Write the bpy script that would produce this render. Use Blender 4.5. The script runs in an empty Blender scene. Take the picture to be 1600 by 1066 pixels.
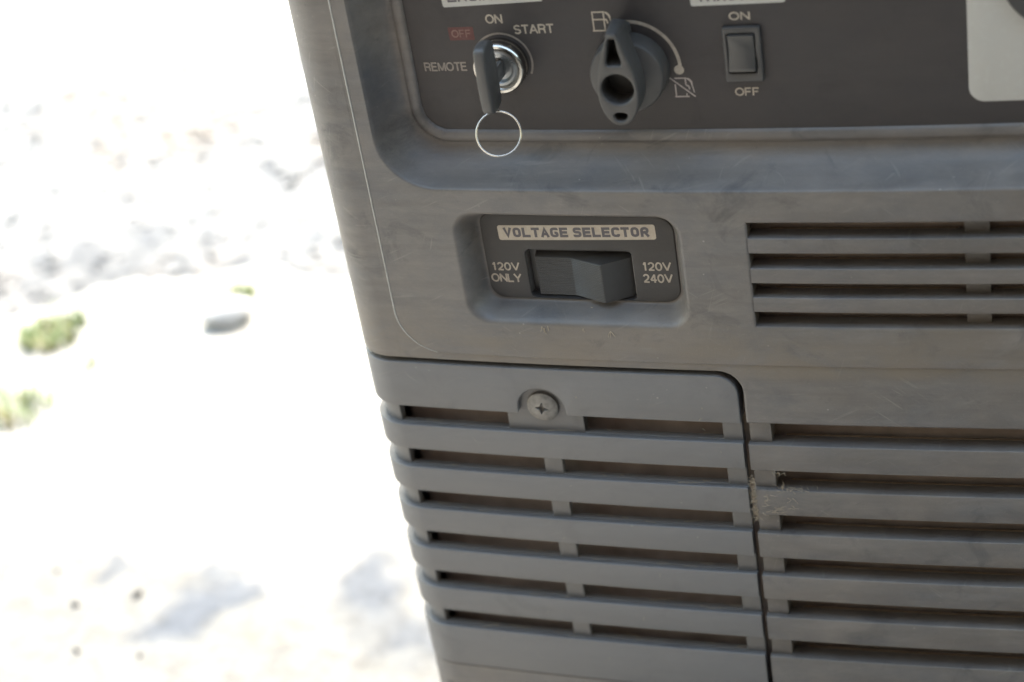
import bpy, bmesh, math, random
import numpy as np
from mathutils import Vector, Matrix

scene = bpy.context.scene
col = scene.collection
GROUND = 420.0            # mm from the front-panel origin down to the ground

# ------------------------------------------------------------------ camera, sky, sun, exposure
def ez(a, b, c):
    ca, sa, cb, sb, cc, sc = math.cos(a), math.sin(a), math.cos(b), math.sin(b), math.cos(c), math.sin(c)
    Rx = Matrix(((1, 0, 0), (0, ca, -sa), (0, sa, ca)))
    Ry = Matrix(((cb, 0, sb), (0, 1, 0), (-sb, 0, cb)))
    Rz = Matrix(((cc, -sc, 0), (sc, cc, 0), (0, 0, 1)))
    return Rz @ Rx @ Ry @ Matrix(((1, 0, 0), (0, 0, -1), (0, 1, 0)))
R = ez(0.54840656, 0.38886898, -0.17508485)
cam_d = bpy.data.cameras.new('camera'); cam = bpy.data.objects.new('camera', cam_d); col.objects.link(cam)
cam_d.sensor_width = 36; cam_d.lens = 3018.6 / 1600 * 36
cam_d.clip_start = 0.05; cam_d.clip_end = 500
M3 = Matrix((R[0], -Vector(R[1]), -Vector(R[2]))).transposed()
cam.matrix_world = Matrix.Translation((0.23507758, -0.68755535, 0.44102854 + GROUND / 1000)) @ M3.to_4x4()
cam_d.dof.use_dof = True; cam_d.dof.focus_distance = 0.842; cam_d.dof.aperture_fstop = 5.9
scene.camera = cam

SUN_AZ, SUN_EL = math.radians(-3), math.radians(54)      # azimuth from +Y (behind the machine), towards +X
world = bpy.data.worlds.new('World'); scene.world = world; world.use_nodes = True
wn = world.node_tree.nodes; wl = world.node_tree.links
sky = wn.new('ShaderNodeTexSky'); sky.sky_type = 'NISHITA'; sky.sun_disc = False
sky.sun_elevation = SUN_EL; sky.sun_rotation = SUN_AZ; sky.dust_density = 3.0; sky.air_density = 2.6
bg = wn['Background']; bg.inputs['Strength'].default_value = 0.15
wl.new(sky.outputs['Color'], bg.inputs['Color'])
sun_d = bpy.data.lights.new('sun', 'SUN'); sun_d.energy = 2.3; sun_d.angle = math.radians(0.5); sun_d.color = (1, .95, .88)
sun = bpy.data.objects.new('sun', sun_d); col.objects.link(sun)
sdir = Vector((math.sin(SUN_AZ) * math.cos(SUN_EL), math.cos(SUN_AZ) * math.cos(SUN_EL), math.sin(SUN_EL)))
sun.rotation_euler = (-sdir).to_track_quat('-Z', 'Y').to_euler()
vs = scene.view_settings; vs.view_transform = 'Standard'; vs.look = 'None'; vs.gamma = 1; vs.use_curve_mapping = False
vs.exposure = 2.82

# ------------------------------------------------------------------ materials
class NT:
    def __init__(s, name):
        s.m = bpy.data.materials.new(name); s.m.use_nodes = True
        s.n = s.m.node_tree.nodes; s.l = s.m.node_tree.links; s.b = s.n['Principled BSDF']
        s._pos = None
    def new(s, t, **k):
        n = s.n.new(t)
        for a, v in k.items(): setattr(n, a, v)
        return n
    def pos(s, sc=(1, 1, 1)):
        g = s.new('ShaderNodeNewGeometry'); mp = s.new('ShaderNodeMapping'); mp.inputs['Scale'].default_value = sc
        s.l.new(g.outputs['Position'], mp.inputs['Vector']); return mp.outputs['Vector']
    def noise(s, scale, detail=4, rough=.55, sc=(1, 1, 1), dist=0):
        n = s.new('ShaderNodeTexNoise'); n.inputs['Scale'].default_value = scale; n.inputs['Detail'].default_value = detail
        n.inputs['Roughness'].default_value = rough; n.inputs['Distortion'].default_value = dist
        s.l.new(s.pos(sc), n.inputs['Vector']); return n.outputs['Fac']
    def ramp(s, fac, stops):
        r = s.new('ShaderNodeValToRGB'); e = r.color_ramp.elements
        while len(e) < len(stops): e.new(.5)
        for i, (p, c) in enumerate(stops):
            e[i].position = p; e[i].color = (c, c, c, 1) if isinstance(c, (int, float)) else (*c, 1)
        s.l.new(fac, r.inputs['Fac']); return r.outputs['Color']
    def mix(s, fac, a, b, blend='MIX'):
        m = s.new('ShaderNodeMix', data_type='RGBA', blend_type=blend)
        for i, v in ((0, fac), (6, a), (7, b)):
            if isinstance(v, (int, float)): m.inputs[i].default_value = v if i == 0 else (v, v, v, 1)
            elif isinstance(v, tuple): m.inputs[i].default_value = (*v, 1)
            else: s.l.new(v, m.inputs[i])
        return m.outputs[2]
    def mul(s, a, b):
        m = s.new('ShaderNodeMath', operation='MULTIPLY')
        for i, v in ((0, a), (1, b)):
            if isinstance(v, (int, float)): m.inputs[i].default_value = v
            else: s.l.new(v, m.inputs[i])
        return m.outputs[0]
    def bump(s, h, strength, dist):
        b = s.new('ShaderNodeBump'); b.inputs['Strength'].default_value = strength; b.inputs['Distance'].default_value = dist
        s.l.new(h, b.inputs['Height']); s.l.new(b.outputs['Normal'], s.b.inputs['Normal'])
    def set(s, k, v):
        i = s.b.inputs[k]
        if isinstance(v, (int, float)): i.default_value = v
        elif isinstance(v, tuple): i.default_value = (*v, 1)
        else: s.l.new(v, i)
        return s

def plain(name, c, rough=.5, metal=0.0, var=.12, scale=300):
    t = NT(name)
    n = t.noise(scale, 3)
    t.set('Base Color', t.mix(n, tuple(x * (1 - var) for x in c), tuple(min(1, x * (1 + var)) for x in c)))
    t.set('Roughness', t.ramp(t.noise(scale * .4, 3), [(.3, max(0, rough - .08)), (.7, min(1, rough + .08))]))
    t.set('Metallic', metal)
    return t.m

def housing(name, grey, dust, dust_amt, scuffs=True):
    t = NT(name)
    big = t.ramp(t.noise(16, 6, .6, (1, 1, 1.3), .4), [(.38, 0.0), (.68, 1.0)])
    mid = t.ramp(t.noise(75, 6, .7, (.55, 1, 1.2), .3), [(.35, 0.0), (.75, 1.0)])
    streak = t.ramp(t.noise(160, 4, .6, (.08, .6, 1)), [(.45, 0.0), (.75, 1.0)])
    c = t.mix(t.mul(big, dust_amt), tuple(x * .93 for x in grey), dust)
    c = t.mix(t.mul(mid, dust_amt * .55), c, tuple(x * 1.6 for x in dust))
    c = t.mix(t.mul(streak, dust_amt * .6), c, tuple(x * .62 for x in dust))
    dark = t.ramp(t.noise(38, 5, .65, (1, 1, 1), 1.0), [(.56, 0.0), (.74, 1.0)])
    c = t.mix(t.mul(dark, dust_amt * .85), c, tuple(x * .48 for x in grey))
    if scuffs:
        v = t.new('ShaderNodeTexVoronoi'); v.inputs['Scale'].default_value = 190; v.feature = 'DISTANCE_TO_EDGE'
        v2 = t.new('ShaderNodeTexVoronoi'); v2.inputs['Scale'].default_value = 150
        t.l.new(t.pos((1, 1, 1)), v2.inputs['Vector'])
        spot = t.ramp(v2.outputs['Distance'], [(.045, 1.0), (.075, 0.0)])
        gate = t.ramp(t.noise(28, 3), [(.53, 0.0), (.6, 1.0)])
        c = t.mix(t.mul(t.mul(spot, gate), .5), c, (.30, .28, .25))
        for ang, scl, lo, amt in ((25, 700, .67, .36), (-38, 900, .68, .34), (72, 800, .685, .3), (3, 600, .675, .22)):
            vr = t.new('ShaderNodeVectorRotate', rotation_type='Y_AXIS'); vr.inputs['Angle'].default_value = math.radians(ang)
            t.l.new(t.pos(), vr.inputs['Vector'])
            mp = t.new('ShaderNodeMapping'); mp.inputs['Scale'].default_value = (.06, .06, 1); t.l.new(vr.outputs[0], mp.inputs['Vector'])
            nz = t.new('ShaderNodeTexNoise'); nz.inputs['Scale'].default_value = scl; nz.inputs['Detail'].default_value = 1; t.l.new(mp.outputs[0], nz.inputs['Vector'])
            gt = t.ramp(t.noise(22 + ang * .1, 3), [(.48, 0.0), (.62, 1.0)])
            c = t.mix(t.mul(t.mul(t.ramp(nz.outputs['Fac'], [(lo, 0.0), (lo + .05, 1.0)]), gt), amt * min(1, dust_amt)), c, (.21, .195, .175))
        # thin light scratches, broken up
        w = t.new('ShaderNodeTexWave', wave_type='BANDS', bands_direction='DIAGONAL'); w.inputs['Scale'].default_value = 18
        w.inputs['Distortion'].default_value = 14; w.inputs['Detail'].default_value = 2; w.inputs['Detail Scale'].default_value = 1.2
        t.l.new(t.pos((1, .4, .7)), w.inputs['Vector'])
        sc = t.ramp(w.outputs['Fac'], [(.996, 0.0), (.9998, 1.0)])
        g2 = t.ramp(t.noise(45, 2), [(.64, 0.0), (.70, 1.0)])
        c = t.mix(t.mul(t.mul(sc, g2), .3), c, (.24, .225, .205))
    if scuffs:      # brown grime gathered along the seam above the grille and on the slatted right side
        sep = t.new('ShaderNodeSeparateXYZ'); t.l.new(t.pos(), sep.inputs[0])
        def rng(out, a, b, c_, d_):
            m = t.new('ShaderNodeMapRange', interpolation_type='SMOOTHSTEP'); t.l.new(out, m.inputs[0])
            for i_, v_ in zip((1, 2, 3, 4), (a, b, c_, d_)): m.inputs[i_].default_value = v_
            return m.outputs[0]
        right = rng(sep.outputs['X'], -.02, .16, 0, 1); seam = t.mul(rng(sep.outputs['Z'], .435, .400, 0, 1), rng(sep.outputs['Z'], .388, .394, 0, 1))
        gn = t.ramp(t.noise(55, 6, .7, (.5, 1, 1), .6), [(.35, 0.0), (.65, 1.0)])
        c = t.mix(t.mul(t.mul(right, gn), dust_amt * .55), c, (.082, .070, .061))
        c = t.mix(t.mul(t.mul(seam, gn), dust_amt * .8), c, (.13, .106, .082))
        fine = t.ramp(t.noise(900, 4, .75, (.6, 1, 1)), [(.58, 0.0), (.8, 1.0)])
        c = t.mix(t.mul(fine, .3 * dust_amt), c, (.22, .20, .17))
    t.set('Base Color', c)
    r = t.ramp(mid, [(0, .40), (1, .60)])
    t.set('Roughness', r); t.set('Specular IOR Level', .42 if scuffs else .25)
    t.bump(t.noise(1500, 3, .6), .22, .0005)
    return t.m

MAT = dict(
    cover=housing('dusty_grey_plastic', (.087, .085, .089), (.122, .107, .096), .95),
    grille=housing('clean_grey_plastic', (.111, .109, .113), (.126, .119, .117), .35),
    plate=housing('dark_panel_plastic', (.033, .030, .032), (.047, .040, .038), .45, False),
    vplate=housing('selector_plate_plastic', (.036, .035, .037), (.050, .044, .040), .45, False),
    knob=plain('black_knob_plastic', (.045, .042, .041), .52),
    knobhole=plain('knob_recess_plastic', (.022, .020, .020), .6),
    black=plain('black_switch_plastic', (.032, .031, .032), .42),
    rocker=plain('ribbed_rocker_plastic', (.042, .040, .039), .45),
    keyplastic=plain('key_head_plastic', (.050, .047, .046), .45),
    ink=None, inkdark=plain('label_dark_ink', (.075, .070, .082), .6),
    label=None, red=plain('faded_red_ink', (.075, .020, .018), .65, var=.35, scale=700),
    chrome=plain('worn_chrome', (.46, .44, .41), .22, 1.0),
    steel=plain('dull_zinc', (.17, .16, .15), .6, .7, .6, 420),
    wire=plain('polished_ring_wire', (.62, .58, .53), .22, 1.0),
    lock=plain('lock_barrel_metal', (.26, .27, .28), .35, .8),
    inner=plain('dusty_inner_plastic', (.27, .21, .185), .9, 0, .5, 70),
    dirtline=plain('brown_dust', (.15, .105, .072), .95, 0, .45, 260),
    fibre=plain('dry_fibre', (.30, .245, .18), .9, 0, .3, 600),
    gap=plain('rubber_gap', (.02, .02, .02), .8),
    socket=plain('socket_black', (.028, .027, .028), .45),
)
def worn_ink(name, c, back, lo=.40, hi=.62):
    t = NT(name)
    f = t.ramp(t.noise(420, 5, .7), [(lo, 1.0), (hi, 0.0)])
    g = t.ramp(t.noise(35, 3), [(.3, .55), (.7, 1.0)])
    t.set('Base Color', t.mix(t.mul(f, .45), tuple(c), tuple(back)))
    t.set('Roughness', .6)
    return t.m
MAT['ink'] = worn_ink('beige_worn_ink', (.34, .295, .24), (.16, .13, .11))
MAT['label'] = worn_ink('cream_label', (.40, .355, .30), (.30, .25, .20))
MAT['labelw'] = worn_ink('off_white_label', (.37, .365, .35), (.33, .315, .29), .5, .75)

# ------------------------------------------------------------------ front surface: slightly bowed in plan, round left corner
K = 0.34208735e-3; XC = -110.0; RC = 20.0
PHI = math.atan(-K * XC)
_P0 = np.array([XC, K * XC * XC / 2]); _N0 = np.array([-math.sin(PHI), -math.cos(PHI)]); _CC = _P0 - RC * _N0
ARC = (math.pi / 2 - PHI) * RC
def bendv(s, z, d):
    s = np.asarray(s, float); z = np.asarray(z, float); d = np.asarray(d, float)
    nrm = np.sqrt(1 + (K * s) ** 2)
    xf = s + d * K * s / nrm; yf = K * s * s / 2 - d / nrm
    t = np.clip((XC - s), 0, ARC); a = PHI + t / RC
    ext = np.maximum(XC - s - ARC, 0)
    xa = _CC[0] - (RC + d) * np.sin(a); ya = _CC[1] - (RC + d) * np.cos(a) + ext
    f = s >= XC
    return np.stack([np.where(f, xf, xa), np.where(f, yf, ya), z + GROUND], -1) / 1000

def link(name, me, mat, parent=None, smooth=35):
    ob = bpy.data.objects.new(name, me); col.objects.link(ob)
    if mat is not None: me.materials.append(mat)
    if smooth:
        me.polygons.foreach_set('use_smooth', [True] * len(me.polygons))
        me.set_sharp_from_angle(angle=math.radians(smooth))
    if parent is not None: ob.parent = parent; ob.matrix_parent_inverse = parent.matrix_world.inverted()
    return ob

def bm_done(name, bm, mat, parent, cuts=True, smooth=35, bend=True):
    """bm is in flat panel space (x = s, y = -d, z), mm; cut so it can follow the bowed front, then bend it"""
    if cuts and bend:
        xs = [v.co.x for v in bm.verts]
        lo, hi = min(xs), max(xs)
        if hi - lo > 16:
            c = lo
            while True:
                c += (2.2 if XC - ARC - 4 < c < XC + 2 else 8)
                if c >= hi - .5: break
                bmesh.ops.bisect_plane(bm, geom=bm.verts[:] + bm.edges[:] + bm.faces[:], plane_co=(c, 0, 0), plane_no=(1, 0, 0), dist=1e-4)
    bmesh.ops.recalc_face_normals(bm, faces=bm.faces[:])
    me = bpy.data.meshes.new(name); bm.to_mesh(me); bm.free()
    n = len(me.vertices); co = np.empty(n * 3); me.vertices.foreach_get('co', co); co = co.reshape(-1, 3)
    if bend: w = bendv(co[:, 0], co[:, 2], -co[:, 1])
    else: w = (co + np.array([0, 0, GROUND])) / 1000
    me.vertices.foreach_set('co', w.ravel()); me.update()
    return link(name, me, mat, parent, smooth)

def rrect(s0, s1, z0, z1, r, n=8):
    if not isinstance(r, (tuple, list)): r = (r,) * 4       # bl, br, tr, tl ; CCW
    P = []
    for (cx, cz, rr, a0) in ((s0 + r[0], z0 + r[0], r[0], 180), (s1 - r[1], z0 + r[1], r[1], 270), (s1 - r[2], z1 - r[2], r[2], 0), (s0 + r[3], z1 - r[3], r[3], 90)):
        if rr < 1e-6: P.append((cx, cz)); continue
        for i in range(n + 1):
            a = math.radians(a0 + 90 * i / n); P.append((cx + rr * math.cos(a), cz + rr * math.sin(a)))
    return P
def circ(cx, cz, r, n=48, cw=False):
    P = [(cx + r * math.cos(2 * math.pi * i / n), cz + r * math.sin(2 * math.pi * i / n)) for i in range(n)]
    return P[::-1] if cw else P
def rot2(P, deg, c):
    a = math.radians(deg); ca, sa = math.cos(a), math.sin(a)
    return [(c[0] + (x - c[0]) * ca - (z - c[1]) * sa, c[1] + (x - c[0]) * sa + (z - c[1]) * ca) for x, z in P]
def offset(P, b):
    n = len(P); out = []
    for i in range(n):
        p0, p1, p2 = Vector(P[i - 1]), Vector(P[i]), Vector(P[(i + 1) % n])
        a = (p1 - p0); c = (p2 - p1)
        if a.length < 1e-9 or c.length < 1e-9: out.append(tuple(p1)); continue
        a.normalize(); c.normalize()
        na, nc = Vector((-a.y, a.x)), Vector((-c.y, c.x))
        m = na + nc; L = m.length
        if L < 1e-6: out.append(tuple(p1)); continue
        m /= L; k = 1 / max(.4, m.dot(na)); out.append(tuple(p1 + m * b * k))
    return out

def slab_bm(outer, holes=(), dtop=0., dbot=-1., bev=.3, bm=None, back=False, steps=3):
    bm = bm or bmesh.new(); front = []
    for loop in [outer] + [h for h in holes]:
        n = len(loop); rings = []
        for k in range(steps + 1):
            a = k / steps * math.pi / 2
            off = bev * (1 - math.sin(a)) if bev else 0
            dd = dtop - bev * (1 - math.cos(a)) if bev else dtop
            P = offset(loop, off) if off > 1e-6 else loop
            rings.append([bm.verts.new((x, -dd, z)) for x, z in P])
            if not bev: break
        rings.append([bm.verts.new((x, -dbot, z)) for x, z in loop])
        for r0, r1 in zip(rings[:-1], rings[1:]):
            for i in range(n): bm.faces.new((r0[i], r0[(i + 1) % n], r1[(i + 1) % n], r1[i]))
        front.append(rings[0])
        if back: bm.faces.new(rings[-1][::-1])
    if not holes: bm.faces.new(front[0])
    else:
        es = []
        for r in front:
            for i in range(len(r)):
                e = bm.edges.get((r[i], r[(i + 1) % len(r)])); es.append(e)
        bmesh.ops.triangle_fill(bm, use_beauty=True, use_dissolve=False, edges=es)
    return bm
def slab(name, outer, mat, parent, holes=(), dtop=0., dbot=-1., bev=.3, cuts=True, back=False):
    return bm_done(name, slab_bm(outer, holes, dtop, dbot, bev, None, back), mat, parent, cuts)

def sweep(name, prof, s0, s1, mat, parent, step=8):
    """prof: closed (z,d) polygon swept along s"""
    S = [s0]
    while S[-1] < s1 - .01:
        c = S[-1]; S.append(min(s1, c + (1.6 if XC - ARC - 4 < c < XC + 2 else step)))
    bm = bmesh.new(); R = [[bm.verts.new((s, -d, z)) for z, d in prof] for s in S]; n = len(prof)
    for a, b in zip(R[:-1], R[1:]):
        for i in range(n): bm.faces.new((a[i], a[(i + 1) % n], b[(i + 1) % n], b[i]))
    bm.faces.new(R[0][::-1]); bm.faces.new(R[-1])
    return bm_done(name, bm, mat, parent, cuts=False, smooth=50)

def tube_bm(bm, pts, rad, n=8, closed=False):
    pts = [Vector(p) for p in pts]; N = len(pts); rings = []; prev = None
    for i, p in enumerate(pts):
        if closed: t = pts[(i + 1) % N] - pts[i - 1]
        else: t = pts[min(i + 1, N - 1)] - pts[max(i - 1, 0)]
        t.normalize()
        if prev is None: u = t.orthogonal().normalized()
        else: u = (prev - t * prev.dot(t)).normalized()
        prev = u; w = t.cross(u); r = rad(i / max(1, N - 1)) if callable(rad) else rad
        rings.append([bm.verts.new(p + (u * math.cos(2 * math.pi * k / n) + w * math.sin(2 * math.pi * k / n)) * r) for k in range(n)])
    for i in range(N if closed else N - 1):
        a, b = rings[i], rings[(i + 1) % N]
        sh = 0
        if closed and i == N - 1: sh = min(range(n), key=lambda q: (a[0].co - b[q].co).length)
        for k in range(n): bm.faces.new((a[k], a[(k + 1) % n], b[(k + 1 + sh) % n], b[(k + sh) % n]))
    if not closed: bm.faces.new(rings[0][::-1]); bm.faces.new(rings[-1])
    return bm

def lathe_bm(bm, c, prof, n=56):
    """prof: (radius, d) pairs, axis along the panel normal through c=(s,z)"""
    R = []
    for r, d in prof:
        if r < 1e-6: R.append([bm.verts.new((c[0], -d, c[1]))])
        else: R.append([bm.verts.new((c[0] + r * math.cos(2 * math.pi * k / n), -d, c[1] + r * math.sin(2 * math.pi * k / n))) for k in range(n)])
    for a, b in zip(R[:-1], R[1:]):
        for k in range(n):
            if len(a) == 1: bm.faces.new((a[0], b[(k + 1) % n], b[k]))
            elif len(b) == 1: bm.faces.new((a[k], a[(k + 1) % n], b[0]))
            else: bm.faces.new((a[k], a[(k + 1) % n], b[(k + 1) % n], b[k]))
    return bm
def lathe(name, c, prof, mat, parent, n=56):
    return bm_done(name, lathe_bm(bmesh.new(), c, prof, n), mat, parent, cuts=False)

def tag(o, label, cat=None, group=None, kind=None):
    if label: o['label'] = label
    if cat: o['category'] = cat
    if group: o['group'] = group
    if kind: o['kind'] = kind
    return o

# ------------------------------------------------------------------ the ground
def ground_mat():
    t = NT('sunlit_concrete_and_dirt')
    n1 = t.ramp(t.noise(7, 6, .6), [(.35, 0.0), (.65, 1.0)])
    c = t.mix(n1, (.25, .24, .22), (.31, .305, .29))
    n2 = t.ramp(t.noise(60, 5, .7), [(.45, 0.0), (.75, 1.0)])
    c = t.mix(t.mul(n2, .4), c, (.19, .175, .15))
    # bluish-grey patches and wider grey zones, with shapes of their own
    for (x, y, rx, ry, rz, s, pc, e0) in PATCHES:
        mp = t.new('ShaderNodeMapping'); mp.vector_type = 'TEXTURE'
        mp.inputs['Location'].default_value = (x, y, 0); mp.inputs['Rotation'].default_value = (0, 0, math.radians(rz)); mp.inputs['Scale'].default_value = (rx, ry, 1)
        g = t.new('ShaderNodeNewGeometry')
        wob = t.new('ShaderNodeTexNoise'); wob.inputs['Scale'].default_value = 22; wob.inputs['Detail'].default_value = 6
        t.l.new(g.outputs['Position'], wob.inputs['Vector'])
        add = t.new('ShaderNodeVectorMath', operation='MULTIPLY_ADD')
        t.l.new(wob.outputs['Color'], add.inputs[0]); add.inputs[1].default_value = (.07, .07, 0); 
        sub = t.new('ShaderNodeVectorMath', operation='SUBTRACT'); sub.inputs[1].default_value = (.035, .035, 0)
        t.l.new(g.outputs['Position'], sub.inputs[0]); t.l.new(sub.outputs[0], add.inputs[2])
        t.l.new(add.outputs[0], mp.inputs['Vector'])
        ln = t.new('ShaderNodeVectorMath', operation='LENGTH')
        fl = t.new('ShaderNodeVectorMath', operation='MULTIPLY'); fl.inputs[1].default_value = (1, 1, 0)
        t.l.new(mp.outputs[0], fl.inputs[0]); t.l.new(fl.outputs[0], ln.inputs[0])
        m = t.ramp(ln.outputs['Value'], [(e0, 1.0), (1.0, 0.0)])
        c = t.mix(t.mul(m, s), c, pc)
    grit = t.ramp(t.noise(45, 7, .75), [(.3, (.62, .61, .60)), (.5, (1.0, 1.0, 1.0)), (.72, (1.3, 1.3, 1.3))])
    c = t.mix(.8, c, grit, 'MULTIPLY')
    t.set('Base Color', c); t.set('Roughness', .9); t.set('Specular IOR Level', .2)
    t.bump(t.noise(90, 6, .7), .5, .004)
    return t.m
BLUE = (.060, .069, .086)
PATCHES = [(-.42, .10, .50, .235, -12, .8, (.096, .096, .094), .72), (-.26, .31, .10, .10, 0, .6, (.102, .10, .097), .5),  # grey zones: partial shade painted into the near ground's colour
           (-.431, .250, .030, .066, -6, .85, BLUE, .35), (-.396, .276, .036, .026, 10, .8, BLUE, .35), (-.455, .225, .03, .03, 0, .6, BLUE, .3),
           (-.308, .292, .040, .068, 12, .8, BLUE, .3), (-.262, .236, .042, .036, 0, .65, BLUE, .25), (-.518, .283, .016, .020, 0, .6, BLUE, .5),
           (-.37, .235, .016, .012, 0, .7, (.20, .155, .11), .4)]
bm = bmesh.new()
bmesh.ops.create_grid(bm, x_segments=60, y_segments=60, size=40)
me = bpy.data.meshes.new('ground'); bm.to_mesh(me); bm.free()
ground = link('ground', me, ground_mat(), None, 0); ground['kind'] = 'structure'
# unseen wall, added behind the machine to shade its front and the floor
bm = bmesh.new()
bmesh.ops.create_cube(bm, size=1, matrix=Matrix.Translation((4.95, .98, 3.4)) @ Matrix.Diagonal((10.0, .22, 6.8, 1)))
bmesh.ops.create_cube(bm, size=1, matrix=Matrix.Translation((4.95, .85, 6.86)) @ Matrix.Diagonal((10.2, .9, .12, 1)))
me = bpy.data.meshes.new('added_shade_wall'); bm.to_mesh(me); bm.free()
link('added_shade_wall', me, plain('shade_wall_render', (.42, .40, .36), .9, 0, .15, 12), None, 0)['kind'] = 'structure'

# unseen dark wall, added behind the camera to block low horizon light
bm = bmesh.new()
bmesh.ops.create_cube(bm, size=1, matrix=Matrix.Translation((2.5, -2.6, 2.7)) @ Matrix.Diagonal((12.0, .15, 5.4, 1)))
me = bpy.data.meshes.new('added_dark_screen'); bm.to_mesh(me); bm.free()
link('added_dark_screen', me, plain('dark_screen_matte', (.06, .05, .042), .8, 0, .3, 9), None, 0)['kind'] = 'structure'

# ------------------------------------------------------------------ the generator
gen = bpy.data.objects.new('portable_generator', None); col.objects.link(gen)
gen.location = (.08, .22, 0)
tag(gen, 'dusty grey plastic portable generator, its control side with slotted grilles filling the right', 'generator')
bpy.context.view_layer.update()

# ---- front cover: one moulded skin, modelled as a displaced sheet with real openings
def lines(*segs):
    L = []
    for a, b, st in segs: L += list(np.linspace(a, b, max(2, int(round((b - a) / st)) + 1)))
    return np.array(sorted(set(np.round(L, 4))))
OPEN = dict(l=-200., r=57.0, b=-216., t=-25.8, rad=11.)
VENT = dict(l=65.6, r=262., b=-1.75, t=49.3)
RG = dict(r=262., t=-53.0, b=-216.)
S = lines((-560, -200, 60), (-200, -142, 4), (-142, -112, 1.4), (-112, -104, .6), (-104, -99.5, .18), (-99.5, 57, .5), (57, 65.6, .6), (65.6, 186, .8), (186, 262, 4), (262, 300, 4))
Z = lines((-400, -216, 8), (-216, -53, 3), (-53, -24.5, .5), (-24.5, -19.5, .22), (-19.5, -1.75, .5), (-1.75, 49.3, .5), (49.3, 54, .4), (54, 70, .4), (70, 175, .6), (175, 240, 3))
SS, ZZ = np.meshgrid(S, Z, indexing='ij')
def sdf(l, r, b, t, rad, s=None, z=None):
    s = SS if s is None else s; z = ZZ if z is None else z
    cx, cz = (l + r) / 2, (b + t) / 2; hx, hz = (r - l) / 2 - rad, (t - b) / 2 - rad
    qx, qz = np.abs(s - cx) - hx, np.abs(z - cz) - hz
    return rad - (np.hypot(np.maximum(qx, 0), np.maximum(qz, 0)) + np.minimum(np.maximum(qx, qz), 0))   # > 0 inside
# snap grid vertices onto the rounded corner of the grille opening
q = sdf(OPEN['l'], OPEN['r'], OPEN['b'], OPEN['t'], OPEN['rad'])
e = 1e-3
gx = (sdf(OPEN['l'], OPEN['r'], OPEN['b'], OPEN['t'], OPEN['rad'], SS + e, ZZ) - q) / e
gz = (sdf(OPEN['l'], OPEN['r'], OPEN['b'], OPEN['t'], OPEN['rad'], SS, ZZ + e) - q) / e
near = (np.abs(q) < .34) & (ZZ > -53.2) & (SS > -150)
SS = np.where(near, SS - gx * q, SS); ZZ = np.where(near, ZZ - gz * q, ZZ)
def sstep(a, b, x):
    t = np.clip((x - a) / (b - a), 0, 1); return t * t * (3 - 2 * t)
def ramp_soft(t, a, b):
    """0..1 ramp with rounded start (a) and end (b)"""
    t = np.clip(t, 0, 1)
    h = 1 / (1 - a / 2 - b / 2)
    y = np.where(t < a, h * t * t / (2 * max(a, 1e-6)), np.where(t < 1 - b, h * (t - a / 2), 1 - h * (1 - t) ** 2 / (2 * max(b, 1e-6))))
    return y
DP = -18.0     # depth of the control plate
DV = -11.0     # depth of the selector plate
dd = -.75 * (1 - sstep(-.25, .35, sdf(-101.7, 500, -21.8, 500, 22)))
qo = sdf(-95.0, 292, 63.6, 222, 25); qi = sdf(-83.0, 286, 78.0, 214, 17)
t = np.where(qo <= 0, 0, np.where(qi >= 0, 1, qo / np.maximum(qo - qi, 1e-6)))
t = np.clip(t, 0, 1)
lipr = ramp_soft(t, .07, .02)
dd = dd + (DP - .3) * (1 - (1 - lipr) ** 2.3)
w = np.clip(qi / 6.0, 0, 1); bead = np.where((qi > 0) & (qi < 6.0), 1.9 * np.sqrt(np.maximum(0, 1 - (2 * w - 1) ** 2)) ** .8, 0)
dd = dd + bead - np.where(qi >= 6.0, .4, 0)
qo = sdf(-66.2, 37.6, -4.3, 53.2, 11); qi = sdf(-57.8, 31.9, 2.6, 46.4, 6.5)
t = np.where(qo <= 0, 0, np.where(qi >= 0, 1, qo / np.maximum(qo - qi, 1e-6)))
dd = dd + (DV - .6) * ramp_soft(t, .42, .12)
dd = dd - 16 * sstep(0, .8, sdf(-38.0, 11.0, 3.4, 28.4, 2.5))          # well behind the selector switch
# faint moulding unevenness
dd = dd + .05 * np.sin(SS * .05 + 1) * np.sin(ZZ * .043) * (SS > -104)
si, zi = len(S), len(Z)
cs = (SS[:-1, :-1] + SS[1:, 1:]) / 2; cz = (ZZ[:-1, :-1] + ZZ[1:, 1:]) / 2
inA = sdf(OPEN['l'], OPEN['r'], OPEN['b'], OPEN['t'], OPEN['rad'], cs, cz) > 0
inB = (cs > 50) & (cs < RG['r']) & (cz < RG['t']) & (cz > RG['b'])
inC = (cs > VENT['l']) & (cs < VENT['r']) & (cz < VENT['t']) & (cz > VENT['b'])
keep = ~(inA | inB | inC)
idx = np.arange(si * zi).reshape(si, zi)
quads = np.stack([idx[:-1, :-1], idx[1:, :-1], idx[1:, 1:], idx[:-1, 1:]], -1)[keep]
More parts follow.
